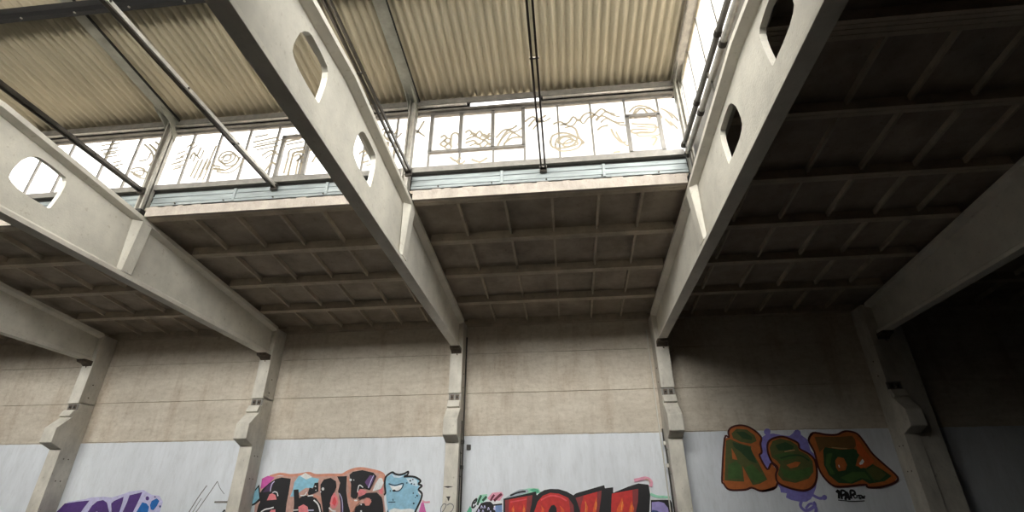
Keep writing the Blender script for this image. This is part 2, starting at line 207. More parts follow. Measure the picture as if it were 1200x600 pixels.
# traced paint outlines in metres (x, height) on the wall, and scrawls on the glass
GRAFFITI = {
 'purple': [
  ('p','lavender',[-5.584,0.925,-5.8,1.792,-5.545,2.059,-5.024,2.124,-4.851,2.168,-4.45,2.188,-4.196,2.163,-3.828,2.262,-3.686,2.318,-3.269,2.36,-2.953,2.222,-2.705,2.198,-2.546,2.041,-2.551,1.821,-2.553,1.517,-2.506,0.928]),
  ('p','purple',[-5.424,0.925,-5.8,1.792,-5.635,2.015,-5.27,2.058,-4.873,2.089,-4.949,1.943,-5.02,1.788,-4.79,0.926]),
  ('p','purple',[-4.632,0.926,-4.829,1.524,-4.803,1.787,-4.736,1.953,-4.618,2.065,-4.441,2.097,-4.293,2.029,-4.13,1.784,-4.029,1.457,-3.952,0.927]),
  ('p','lavender',[-4.343,0.926,-4.561,1.523,-4.56,1.786,-4.515,1.808,-4.434,1.741,-4.16,0.926]),
  ('p','purple',[-3.796,0.927,-3.948,1.521,-4.049,1.784,-4.149,2.006,-4.08,2.073,-3.825,2.183,-3.802,2.049,-3.808,1.783,-3.79,1.456,-3.64,0.927]),
  ('p','purple',[-3.562,0.927,-3.699,1.564,-3.702,1.782,-3.659,2.025,-3.648,2.216,-3.274,2.297,-3.307,2.09,-3.382,1.781,-3.392,1.52,-3.226,0.927]),
  ('p','blue',[-3.174,0.927,-3.329,1.563,-3.276,1.78,-3.18,2.034,-3.035,1.999,-2.925,1.91,-2.916,1.735,-2.762,0.928]),
  ('p','blue',[-2.913,1.954,-2.899,2.065,-2.762,2.131,-2.659,2.064,-2.694,1.931,-2.762,1.822,-2.849,1.844]),
  ('p','purple',[-2.997,2.133,-3,2.092,-3.035,2.075,-3.083,2.092,-3.114,2.134,-3.112,2.175,-3.076,2.192,-3.028,2.174]),
  ('p','purple',[-2.801,2.169,-2.808,2.15,-2.835,2.15,-2.855,2.17,-2.848,2.189,-2.821,2.189]),
  ('p','dkblue',[-2.555,1.919,-2.56,1.889,-2.589,1.889,-2.613,1.92,-2.609,1.95,-2.58,1.95]),
 ],
 'black': [
  ('p','salmon',[0.453,0.931,0.302,1.764,0.275,1.98,0.33,2.397,0.381,2.621,0.652,2.686,1.167,2.692,1.478,2.678,1.982,2.717,2.487,2.734,2.842,2.73,2.98,2.819,3.304,2.849,3.688,2.788,3.973,2.696,4.033,2.387,4.021,2.064,4.105,1.747,4.15,0.935]),
  ('s','orange2',[0.55,2.676,0.847,2.741,1.164,2.703,1.469,2.723,1.719,2.754,1.935,2.695,2.315,2.702,2.695,2.698,2.86,2.775,3.053,2.84,3.277,2.86,3.56,2.812,3.817,2.753,3.952,2.663,3.959,2.497],0.0712),
  ('p','magenta',[0.353,2.353,0.329,2.622,0.493,2.699,0.711,2.652,0.63,2.551,0.462,2.385]),
  ('p','ltblue',[1.33,2.522,1.323,2.301,1.279,2.148,1.43,2.147,1.556,2.277,1.691,2.364,1.894,2.362,2.026,2.471,2.053,2.604,1.843,2.64,1.619,2.744,1.426,2.678]),
  ('p','paintwhite',[1.478,2.678,1.615,2.766,1.841,2.651,1.674,2.586]),
  ('p','black',[0.192,1.916,0.192,2.156,0.192,2.343,0.286,2.476,0.367,2.242,0.433,2.066,0.283,1.947]),
  ('p','ltblue',[0.192,1.959,0.192,2.134,0.192,2.288,0.278,2.398,0.328,2.242,0.372,2.11,0.27,2.002]),
  ('p','black',[0.552,0.931,0.378,1.764,0.388,1.936,0.418,2.023,0.346,2.22,0.418,2.352,0.588,2.507,0.747,2.606,0.918,2.65,1.209,2.613,1.215,2.456,1.219,2.192,1.214,1.974,1.233,1.76,1.383,0.932]),
  ('p','dkpurple',[0.438,2.263,0.552,2.44,0.661,2.529,0.722,2.483,0.639,2.284]),
  ('s','lavender',[0.664,2.284,0.663,2.461,0.733,2.55],0.0274),
  ('p','pink',[0.613,2.058,0.656,2.207,0.725,2.239,0.837,2.194,0.902,2.074]),
  ('s','paintwhite',[0.736,2.25,0.794,2.276,0.876,2.249,0.921,2.161],0.0274),
  ('s','paintwhite',[0.504,1.763,0.616,1.827,0.737,1.848,0.856,1.88],0.0329),
  ('p','pink',[0.685,1.635,0.795,1.816,0.918,1.826,0.97,1.592]),
  ('p','black',[1.625,0.932,1.458,1.759,1.44,1.973,1.357,2.322,1.495,2.332,1.565,2.102,1.653,2.167,1.853,2.176,2.038,2.121,2.219,1.947,2.302,1.755,2.421,0.933]),
  ('p','black',[1.792,2.231,1.816,2.374,1.921,2.351,1.946,2.494,2.058,2.504,2.099,2.272,1.947,2.208,1.828,2.176]),
  ('s','paintwhite',[1.575,2.178,1.702,2.177,1.761,2.264],0.0274),
  ('s','paintwhite',[1.806,2.159,1.966,2.173],0.0274),
  ('p','pink',[1.666,1.589,1.583,1.886,1.72,1.95,1.857,1.885,1.906,1.757,1.888,1.589]),
  ('s','paintwhite',[1.45,1.802,1.597,1.812],0.0274),
  ('s','lavender',[1.873,1.8,2.047,1.799],0.0274),
  ('s','paintwhite',[2,2.056,2.144,1.948,2.24,1.756,2.265,1.546],0.0356),
  ('s','salmon2',[1.98,2.164,2.167,2.098,2.309,1.925,2.363,1.755,2.44,1.236],0.0712),
  ('p','paintwhite',[2.012,2.405,2.003,2.386,1.978,2.386,1.962,2.405,1.971,2.424,1.996,2.424]),
  ('p','paintwhite',[2.043,2.306,2.035,2.291,2.015,2.291,2.002,2.306,2.01,2.321,2.03,2.321]),
  ('p','black',[2.166,2.25,2.131,2.448,2.209,2.581,2.404,2.623,2.57,2.533,2.608,2.378,2.552,2.182,2.513,1.967,2.492,1.797,2.59,1.503,2.857,1.502,2.867,1.753,2.834,1.965,2.726,2.181,2.675,2.268,2.703,2.487,2.588,2.659,2.877,2.663,2.909,2.288,3.007,1.964,3.111,1.752,3.184,0.934,2.445,0.933,2.326,1.755,2.245,2.011]),
  ('p','pink',[2.488,1.967,2.509,2.139,2.566,2.247,2.683,2.138,2.735,1.966,2.678,1.859,2.583,1.839]),
  ('p','red2',[2.55,1.967,2.566,2.095,2.609,2.138,2.679,2.009,2.647,1.902]),
  ('p','dkpurple',[2.707,2.224,2.808,2.137,2.883,1.965,2.91,1.711,2.837,1.711,2.797,1.965]),
  ('s','lavender',[2.719,2.224,2.814,2.094,2.872,1.88,2.898,1.711],0.0219),
  ('p','paintwhite',[2.268,2.337,2.258,2.303,2.224,2.294,2.19,2.318,2.184,2.357,2.209,2.38,2.246,2.371]),
  ('p','paintwhite',[2.191,2.261,2.184,2.246,2.164,2.246,2.151,2.261,2.158,2.276,2.179,2.276]),
  ('s','paintwhite',[2.481,1.86,2.592,1.786,2.692,1.775],0.0329),
  ('s','salmon2',[2.906,2.64,2.954,2.485,3.036,2.265,2.999,2.179,3.13,1.963,3.225,1.984],0.0603),
  ('p','black',[2.948,2.696,3.037,2.773,3.308,2.815,3.644,2.744,3.742,2.654,3.677,2.478,3.601,2.293,3.447,2.338,3.3,2.328,3.256,2.112,3.189,2.059,3.068,2.135,3.035,2.44]),
  ('p','purple2',[3.425,2.502,3.552,2.678,3.692,2.654,3.649,2.5,3.572,2.326]),
  ('s','lavender',[3.545,2.348,3.616,2.567,3.664,2.677],0.0219),
  ('p','paintwhite',[3.679,2.26,3.732,2.434,3.834,2.609,3.904,2.652,3.974,2.475,3.917,2.323]),
  ('p','orange3',[3.787,2.587,3.845,2.73,3.961,2.696,3.964,2.563,3.884,2.608]),
  ('p','pink',[3.849,2.28,3.974,2.366,3.982,2.193,3.908,2.194]),
  ('p','black',[3.302,0.934,3.233,1.751,3.264,1.878,3.399,1.962,3.545,1.971,3.682,2.045,3.526,2.11,3.312,2.058,3.28,2.112,3.44,2.208,3.585,2.228,3.805,2.237,3.967,2.107,4.026,1.916,4.057,1.748,4.127,0.935]),
  ('p','pink',[3.25,2.242,3.325,2.328,3.531,2.261,3.467,2.186,3.327,2.133]),
  ('s','paintwhite',[3.25,2.242,3.265,2.405,3.325,2.415,3.395,2.36],0.0274),
  ('p','pink2',[3.455,2.004,3.527,2.106,3.627,2.088,3.687,2.002,3.626,1.907,3.529,1.908]),
  ('p','paintwhite',[3.045,2.561,3.034,2.534,3.001,2.527,2.971,2.547,2.967,2.577,2.991,2.596,3.026,2.589]),
  ('p','paintwhite',[3.119,2.556,3.112,2.543,3.094,2.543,3.084,2.556,3.09,2.57,3.108,2.57]),
  ('p','salmon2',[3.08,1.964,3.185,2.091,3.295,2.005,3.366,2.026,3.283,1.92,3.185,1.752,3.111,1.752]),
  ('p','paintwhite',[3.279,2.037,3.257,2.019,3.207,2.019,3.18,2.038,3.202,2.056,3.251,2.056]),
  ('p','paintwhite',[3.425,1.934,3.416,1.917,3.394,1.918,3.381,1.934,3.39,1.951,3.412,1.951]),
  ('p','paintwhite',[3.454,1.771,3.443,1.75,3.414,1.75,3.396,1.772,3.408,1.793,3.437,1.793]),
 ],
 'head': [
  ('p','black',[4.08,0.935,4.134,1.706,4.166,1.852,4.226,1.747,4.431,0.935]),
  ('p','skyblue',[4.008,2.607,4.147,2.694,4.191,2.742,4.296,2.692,4.446,2.668,4.567,2.7,4.696,2.633,4.92,2.597,5.002,2.487,4.99,2.336,4.975,2.228,5.054,2.142,5.001,1.91,4.923,1.702,4.896,0.936,4.338,0.935,4.178,1.747,4.101,2,4.045,2.279,4.003,2.541]),
  ('p','paintwhite',[4.197,1.789,4.336,1.84,4.531,1.808,4.769,1.828,4.902,1.806,4.943,0.936,4.361,0.935]),
  ('p','paleblue',[4.171,2.698,4.298,2.67,4.449,2.646,4.546,2.656,4.404,2.603,4.254,2.615]),
  ('p','paleblue',[4.602,2.59,4.797,2.599,4.925,2.532,4.95,2.379,4.839,2.402,4.687,2.469]),
  ('s','black',[4.009,2.171,4.046,2.225,4.008,2.388,3.996,2.541,4.028,2.651,4.178,2.749,4.269,2.708,4.396,2.682,4.541,2.712,4.647,2.762,4.63,2.678,4.536,2.634,4.696,2.637,4.87,2.613,5.024,2.52,4.969,2.444,5.071,2.389,4.981,2.303,5.086,2.195,5.063,2.036,4.982,1.848,4.927,1.661,4.919,0.936],0.0521),
  ('p','paintwhite',[4.14,2.419,4.303,2.385,4.507,2.427,4.492,2.329,4.389,2.265,4.24,2.288]),
  ('s','navy',[4.111,2.456,4.3,2.411,4.528,2.459,4.503,2.34,4.401,2.265,4.241,2.277],0.0301),
  ('p','black',[4.336,2.276,4.325,2.255,4.293,2.247,4.259,2.256,4.244,2.277,4.255,2.298,4.287,2.307,4.321,2.298]),
  ('p','black',[4.2,2.273,4.192,2.258,4.172,2.258,4.161,2.273,4.169,2.288,4.189,2.288]),
  ('s','navy',[4.151,1.987,4.356,1.994],0.0219),
  ('s','navy',[4.275,2.073,4.293,2.02],0.0219),
  ('p','navy',[4.76,2.522,4.747,2.5,4.718,2.5,4.701,2.523,4.714,2.546,4.743,2.545]),
  ('p','navy',[4.823,2.555,4.814,2.538,4.792,2.538,4.779,2.555,4.789,2.572,4.811,2.572]),
  ('p','navy',[4.801,2.446,4.789,2.425,4.762,2.425,4.747,2.446,4.759,2.467,4.786,2.467]),
  ('p','navy',[4.87,2.434,4.861,2.417,4.839,2.418,4.826,2.435,4.836,2.451,4.858,2.451]),
  ('p','navy',[4.66,2.469,4.65,2.452,4.628,2.452,4.616,2.469,4.625,2.486,4.647,2.486]),
  ('p','navy',[4.865,2.208,4.856,2.191,4.834,2.191,4.822,2.208,4.831,2.225,4.853,2.225]),
  ('p','navy',[4.906,1.953,4.894,1.931,4.865,1.931,4.849,1.953,4.861,1.975,4.89,1.975]),
  ('p','navy',[4.987,2.143,4.974,2.121,4.945,2.121,4.929,2.143,4.941,2.165,4.97,2.165]),
  ('p','navy',[4.932,2.101,4.924,2.086,4.905,2.086,4.894,2.101,4.902,2.116,4.921,2.116]),
  ('p','magenta2',[5.022,1.661,5.092,1.973,5.15,1.994,5.255,1.701,5.22,1.233,5.01,1.234]),
  ('s','pinkspray',[5.111,2.025,5.187,1.983,5.33,1.986],0.0438),
 ],
 'tag': [
  ('p','green2',[6.343,0.937,6.358,1.737,6.446,1.892,6.496,1.799,6.482,1.533,6.524,0.937]),
  ('p','pinkspray',[6.911,2.066,7.049,2.202,7.307,2.221,7.354,2.147,7.239,1.981,7.029,1.982]),
  ('p','greenspray',[6.608,1.985,6.697,2.152,6.909,2.171,6.911,2.045,6.749,1.942]),
  ('p','paintwhite',[6.661,1.736,6.749,1.942,7.005,2.024,7.331,2.001,7.336,0.938,6.638,0.938]),
  ('s','black',[6.517,1.891,6.494,1.854,6.542,1.844,6.598,1.901],0.0411),
  ('s','black',[6.498,1.881,6.526,1.975,6.617,2.058,6.607,1.995,6.539,1.933],0.0411),
  ('s','dkgreen',[6.645,1.901,6.689,2.026,6.745,2.141],0.0548),
  ('s','dkgreen',[6.783,2.004,6.893,2.112],0.0603),
  ('s','maroon',[7.005,2.003,7.051,2.086,7.108,2.153],0.0548),
  ('s','maroon',[7.099,2.002,7.214,2.106,7.307,2.172],0.0658),
  ('p','black',[6.592,0.937,6.603,1.736,6.681,1.86,6.749,1.952,6.889,1.983,7.006,1.982,7.076,1.919,7.148,1.734,7.134,0.938]),
  ('p','bluemid',[7.135,1.898,7.32,1.918,7.325,0.938,7.157,0.938]),
  ('s','black',[7.077,1.899,7.32,1.922],0.0384),
  ('s','lavender',[6.741,1.818,6.762,1.89,6.787,1.828],0.0192),
  ('s','lavender',[6.822,1.818,6.844,1.89,6.868,1.828],0.0192),
  ('s','lavender',[6.928,1.776,6.95,1.848,6.974,1.786],0.0192),
  ('s','lavender',[6.778,1.715,6.8,1.787,6.824,1.725],0.0192),
  ('s','lavender',[6.987,1.694,7.009,1.765,7.033,1.704],0.0192),
  ('p','lavender',[7.145,1.816,7.129,1.78,7.097,1.781,7.08,1.816,7.096,1.852,7.128,1.852]),
  ('p','lavender',[6.628,1.675,6.682,1.818,6.718,1.777,6.687,1.654]),
 ],
 'red': [
  ('p','greenspray',[7.494,2.125,7.681,2.218,7.868,2.28,8.101,2.309,8.31,2.297,8.377,2.202,8.237,2.161,7.75,2.102]),
  ('p','green2',[8.054,2.268,8.194,2.302,8.309,2.266,8.33,2.192,8.238,2.182]),
  ('p','bluegrey',[7.378,2.053,7.588,2.187,7.798,2.28,8.008,2.279,8.053,2.205,7.727,2.123]),
  ('s','black',[7.541,2.129,7.751,2.203,7.96,2.231],0.0438),
  ('p','black',[7.348,0.938,7.355,2.053,7.75,2.127,8.239,2.224,8.259,2.13,8.354,2.202,8.471,2.258,8.633,2.284,8.863,2.276,9.067,2.218,9.244,2.123,9.316,2.174,10.08,2.366,10.096,2.288,10.313,2.312,10.3,2.177,10.731,2.329,10.986,2.399,11.25,2.366,11.264,2.118,11.191,1.716,11.073,0.942]),
  ('s','paintwhite',[11.273,2.365,11.282,2.118,11.213,1.716,11.094,0.942],0.0274),
  ('p','red',[7.415,0.938,7.401,2.017,8.144,2.137,8.117,1.934,8.066,1.73,8.015,1.428,7.766,1.369,7.717,0.939]),
  ('p','red',[8.151,1.428,8.18,1.729,8.278,1.974,8.42,2.118,8.63,2.19,8.858,2.167,9.104,2.062,9.23,1.887,9.24,1.664,9.177,1.366,8.919,1.094,8.477,1.094]),
  ('p','black',[8.535,1.487,8.568,1.768,8.641,1.88,8.721,1.9,8.775,1.828,8.789,1.646,8.736,1.446]),
  ('p','red',[9.371,0.94,9.4,1.724,9.346,1.927,9.297,2.06,10.001,2.235,9.959,2.005,9.891,1.722,9.784,0.941]),
  ('p','red',[10.13,0.941,10.202,1.72,10.264,2.157,10.971,2.269,10.924,1.958,10.841,1.717,10.689,0.942]),
  ('p','dkred',[7.415,0.938,7.401,2.017,7.517,2.037,7.494,1.732,7.471,0.938]),
  ('p','dkred',[8.005,2.115,8.144,2.137,8.117,1.934,8.066,1.73,7.952,1.69]),
  ('p','dkred',[9.297,2.06,9.516,2.11,9.433,1.886,9.4,1.724,9.346,1.927]),
  ('p','dkred',[9.885,2.207,10.001,2.235,9.959,2.005,9.891,1.722,9.824,1.722]),
  ('p','dkred',[10.811,2.241,10.971,2.269,10.924,1.958,10.841,1.717,10.775,1.718]),
  ('p','dkred',[9.104,2.062,9.23,1.887,9.24,1.664,9.12,1.525,9.136,1.826]),
  ('p','flame',[7.608,1.651,7.575,1.793,7.633,1.896,7.655,1.732,7.7,1.65]),
  ('p','flame',[7.86,1.65,7.873,1.792,7.909,1.915,7.953,1.771,7.928,1.649]),
  ('p','flame',[8.337,1.648,8.387,1.789,8.367,1.892,8.455,1.789,8.428,1.647]),
  ('p','flame',[8.857,1.646,8.908,1.766,8.857,1.889,8.976,1.786,8.992,1.645]),
  ('p','flame',[9.484,1.643,9.541,1.824,9.534,2.038,9.61,1.844,9.573,1.643]),
  ('p','flame',[9.707,1.642,9.77,1.884,9.853,2.087,9.859,1.883,9.774,1.642]),
  ('p','flame',[10.327,1.64,10.364,1.8,10.469,1.961,10.524,2.062,10.55,1.879,10.459,1.639]),
  ('p','flame',[10.635,1.639,10.672,1.778,10.76,1.979,10.806,1.798,10.744,1.638]),
  ('s','flame2',[9.534,1.723,9.557,1.885,9.551,1.966],0.0192),
  ('s','flame2',[9.807,1.782,9.835,1.965],0.0192),
  ('s','flame2',[10.471,1.759,10.52,1.96],0.0192),
  ('s','flame2',[10.709,1.718,10.753,1.878],0.0192),
  ('s','flame2',[7.906,1.71,7.915,1.832],0.0192),
  ('s','flame2',[7.632,1.711,7.632,1.813],0.0192),
  ('s','red2',[7.54,1.968,7.98,2.038],0.0329),
  ('s','red2',[8.371,2.015,8.627,2.117,8.877,2.084,9.055,1.99],0.0384),
  ('s','pinkspray',[10.882,2.473,11.019,2.493,11.158,2.523,11.267,2.501,11.324,2.417,11.289,2.313],0.0822),
  ('s','salmon',[11.178,2.502,11.275,2.47,11.286,2.386],0.0329),
  ('s','greenspray',[11.266,2.139,11.435,2.076,11.61,2.065,11.761,2.044],0.0658),
  ('p','black',[11.126,0.942,11.26,1.996,11.754,1.997,11.79,1.932,11.79,1.713,11.73,0.943]),
  ('s','paintwhite',[11.273,2.013,11.778,2.013,11.79,1.973],0.0247),
  ('p','lilac',[11.148,0.942,11.275,1.946,11.464,1.959,11.59,1.924,11.673,1.813,11.681,1.635,11.582,0.943]),
  ('p','dkblue',[11.246,1.716,11.263,1.765,11.392,1.745,11.469,1.675,11.37,0.942,11.148,0.942]),
 ],
 'isd': [
  ('p','violet',[14.262,3.523,14.39,3.499,14.543,3.584,14.725,3.603,14.936,3.555,15.129,3.53,15.26,3.615,15.425,3.568,15.567,3.435,15.581,3.155,15.661,3.048,15.642,2.734,15.556,2.57,15.529,2.387,15.471,2.247,15.366,2.088,15.278,1.99,15.158,1.932,14.992,1.933,14.793,1.974,14.681,2.034,14.726,2.133,14.583,2.154,14.586,2.255,14.529,2.377,14.608,2.809,14.337,2.666,14.216,3.004]),
  ('p','violet',[14.669,3.648,14.64,3.597,14.588,3.566,14.534,3.567,14.496,3.599,14.491,3.652,14.519,3.703,14.571,3.735,14.626,3.734,14.664,3.701]),
  ('p','violet',[15.687,2.027,15.66,1.987,15.615,1.965,15.573,1.973,15.552,2.006,15.564,2.049,15.602,2.082,15.649,2.089,15.682,2.067]),
  ('p','violet',[15.442,3.59,15.403,3.527,15.336,3.495,15.272,3.508,15.242,3.56,15.258,3.627,15.315,3.678,15.384,3.689,15.435,3.654]),
  ('s','violet',[15.345,2.089,15.491,2.009,15.621,2.027],0.0685),
  ('s','violet',[15.039,1.952,14.988,1.835,15.067,1.737,15.196,1.756,15.346,1.853,15.325,1.931],0.0712),
  ('s','violet',[15.314,1.892,15.346,1.775,15.32,1.678],0.0767),
  ('s','violet',[15.098,1.776,15.206,1.873,15.294,1.892],0.0548),
  ('p','orange',[14.484,2.276,14.123,2.188,13.884,2.271,13.702,2.222,13.315,2.225,13.191,2.369,13.174,2.513,13.425,3.494,13.544,3.525,13.56,3.669,13.661,3.779,13.876,3.831,14.094,3.793,14.29,3.655,14.39,3.499,14.335,3.347,14.32,3.131,14.244,3.036,14.368,2.708,14.509,2.852,14.617,2.663]),
  ('s','oxblood',[14.484,2.276,14.123,2.188,13.884,2.271,13.702,2.222,13.315,2.225,13.191,2.369,13.174,2.513,13.425,3.494,13.544,3.525,13.56,3.669,13.661,3.779,13.876,3.831,14.094,3.793,14.29,3.655,14.39,3.499,14.335,3.347,14.32,3.131,14.244,3.036,14.368,2.708,14.509,2.852,14.617,2.663,14.484,2.276,14.123,2.188],0.0493),
  ('p','olive',[13.631,3.623,13.79,3.743,14.056,3.715,14.227,3.568,14.249,3.414,14.091,3.351,13.833,3.399,13.652,3.501]),
  ('s','orange',[13.587,3.513,13.784,3.378,14.086,3.329,14.251,3.37],0.0274),
  ('p','olive',[13.449,3.438,13.558,3.48,13.825,3.355,14.077,3.286,14.055,3.178,14.171,2.899,14.312,2.46,14.097,2.36,13.919,2.331,13.795,2.673,13.756,2.799,13.72,2.415,13.463,2.428,13.228,2.45]),
  ('p','dkgreen2',[13.61,3.402,13.82,3.333,14.051,3.265,14.14,2.857,13.957,2.923,13.781,3.139,13.629,3.271]),
  ('p','green3',[13.387,2.824,13.606,2.928,13.712,2.799,13.67,2.487,13.323,2.491]),
  ('p','green3',[13.812,2.756,14.005,2.838,14.16,2.648,14.274,2.481,13.994,2.382,13.891,2.506]),
  ('p','orange',[13.558,3.251,13.631,3.055,13.654,2.948,13.526,2.971]),
  ('p','dkgreen2',[13.752,3.665,13.977,3.661,14.15,3.525,14.132,3.438,13.896,3.486]),
  ('p','orange',[14.519,2.894,14.475,3.086,14.501,3.301,14.597,3.43,14.791,3.503,14.97,3.511,15.152,3.442,15.302,3.342,15.311,3.202,15.479,3.093,15.596,2.964,15.616,2.797,15.572,2.55,15.45,2.328,15.251,2.209,15.038,2.201,14.76,2.273,14.555,2.397,14.555,2.581,14.636,2.746]),
  ('s','oxblood',[14.519,2.894,14.475,3.086,14.501,3.301,14.597,3.43,14.791,3.503,14.97,3.511,15.152,3.442,15.302,3.342,15.311,3.202,15.479,3.093,15.596,2.964,15.616,2.797,15.572,2.55,15.45,2.328,15.251,2.209,15.038,2.201,14.76,2.273,14.555,2.397,14.555,2.581,14.636,2.746,14.519,2.894,14.475,3.086],0.0493),
  ('p','olive',[14.543,3,14.542,3.235,14.658,3.407,14.871,3.469,15.119,3.399,15.267,3.288,15.279,3.16,15.468,3.05,15.553,2.881,15.509,2.632,15.339,2.47,14.996,2.372,14.692,2.436,14.598,2.581,14.716,2.808,14.654,2.914]),
  ('p','green3',[14.596,3.042,14.921,3.122,15.209,3.054,15.145,2.97,14.762,2.912]),
  ('p','green3',[14.701,2.745,14.939,2.66,15.248,2.697,15.477,2.757,15.403,2.552,15.054,2.433,14.733,2.518]),
  ('p','dkgreen2',[14.699,3.298,14.983,3.38,15.175,3.268,15.105,3.162,14.757,3.167]),
  ('s','dkgreen2',[14.755,2.976,15.031,3.035,15.29,3.032,15.473,2.903],0.0438),
  ('p','orange',[14.867,2.806,15.124,2.886,15.248,2.864,15.136,2.761,14.954,2.722]),
  ('s','tan',[14.902,3.133,15.062,3.163,15.173,3.172],0.0274),
  ('p','orange',[15.583,3.413,15.74,3.596,16.077,3.546,16.337,3.541,16.577,3.624,16.842,3.564,16.97,3.347,17.091,3.048,17.285,2.796,17.517,2.489,17.389,2.35,17.009,2.254,16.722,2.256,16.678,2.317,16.084,2.272,15.869,2.324,15.714,2.528,15.653,2.775,15.656,3.111]),
  ('s','oxblood',[15.583,3.413,15.74,3.596,16.077,3.546,16.337,3.541,16.577,3.624,16.842,3.564,16.97,3.347,17.091,3.048,17.285,2.796,17.517,2.489,17.389,2.35,17.009,2.254,16.722,2.256,16.678,2.317,16.084,2.272,15.869,2.324,15.714,2.528,15.653,2.775,15.656,3.111,15.583,3.413,15.74,3.596],0.0493),
  ('p','brown',[15.758,3.497,16.062,3.491,16.408,3.485,16.715,3.502,16.793,3.328,16.664,3.181,16.35,3.207,15.949,3.235,15.785,3.109]),
  ('p','dkgreen2',[15.883,3.15,15.949,3.235,16.338,3.165,16.664,3.181,16.808,3.094,16.674,2.929,16.583,2.764,16.815,2.699,17.014,2.8,17.219,2.654,17.379,2.51,17.176,2.392,16.787,2.336,16.652,2.437,16.374,2.339,16.047,2.362,15.867,2.547,15.808,2.794]),
  ('p','green3',[15.945,3.065,16.101,3.084,15.956,2.792,16.02,2.565,15.915,2.566,15.85,2.794]),
  ('p','green3',[16.123,2.483,16.457,2.622,16.749,2.618,16.853,2.415,16.623,2.478,16.338,2.36]),
  ('p','olive',[16.803,2.659,17.049,2.779,17.269,2.552,17.059,2.413,16.901,2.435]),
  ('s','tan',[16.118,3.221,16.347,3.196,16.493,3.184],0.0247),
  ('s','green3',[16.815,2.699,16.884,2.515,16.938,2.354],0.0219),
  ('p','orangered',[16.76,3.436,16.848,3.37,16.941,3.113,17.075,2.861,16.918,2.76,16.69,2.701,16.61,2.784,16.842,2.926,16.717,3.075]),
  ('p','orange',[16.112,2.894,16.202,2.987,16.342,2.954,16.379,2.787,16.301,2.664,16.124,2.636,16.087,2.729]),
  ('p','paintwhite',[16.685,2.825,16.8,2.927,16.823,2.864,16.763,2.803,16.694,2.783]),
  ('s','paintwhite',[16.168,2.79,16.171,2.728],0.0247),
 ],
 'crew': [
  ('s','black',[15.943,2.142,16.009,2.183,15.967,1.996],0.0548),
  ('s','black',[16.034,1.986,16.066,2.172,16.153,2.172,16.156,2.109,16.058,2.069],0.0548),
  ('s','black',[16.11,1.965,16.202,2.142,16.212,1.965],0.0548),
  ('s','black',[16.147,2.024,16.212,2.033],0.0548),
  ('s','black',[16.262,1.994,16.293,2.171,16.376,2.17,16.379,2.111,16.285,2.072],0.0548),
  ('s','black',[16.407,2.087,16.351,2.087,16.34,2.017,16.386,2.016],0.0301),
  ('s','black',[16.399,2.006,16.42,2.077],0.0301),
  ('s','black',[16.415,2.059,16.476,2.076],0.0301),
  ('s','black',[16.464,2.031,16.52,2.031,16.53,2.066,16.475,2.067,16.454,1.996,16.509,1.996],0.0301),
  ('s','black',[16.54,2.066,16.532,1.996,16.565,2.048,16.567,1.995,16.603,2.066],0.0301),
  ('s','black',[15.935,1.966,16.255,1.935,16.564,1.943],0.0219),
 ],
 'arrow': [
  ('s','greypaint',[-1.749,1.515,-1.656,1.773,-1.48,2.167,-1.315,2.457],0.0301),
  ('s','greypaint',[-1.646,1.515,-1.544,1.773,-1.388,2.122],0.0192),
  ('s','greypaint',[-1.569,1.515,-1.44,1.772,-1.204,2.209,-1.017,2.567],0.0247),
  ('s','greypaint',[-1.017,2.567,-0.888,2.385,-0.714,2.228],0.0164),
 ],
 'sgn': [
  ('s','black',[-0.638,1.758,-0.602,1.811,-0.539,1.768,-0.502,1.822,-0.422,1.811,-0.425,1.725],0.0438),
 ],
 's3': [
  ('s','greypaint',[5.867,1.618,5.794,1.717,5.786,1.837,5.849,1.926,5.919,1.896,5.858,1.776,5.805,1.717],0.0219),
  ('s','greypaint',[5.942,1.896,6.031,1.935,6.113,1.875,6.084,1.775,5.978,1.657,6.094,1.578],0.0219),
  ('p','blackstain',[5.897,2.098,6.022,2.105,6.002,2.057,5.983,1.986,5.954,2.016,5.945,2.057]),
  ('p','blackstain',[5.813,2.34,5.94,2.354,6.09,2.336,5.942,2.306]),
 ],
}
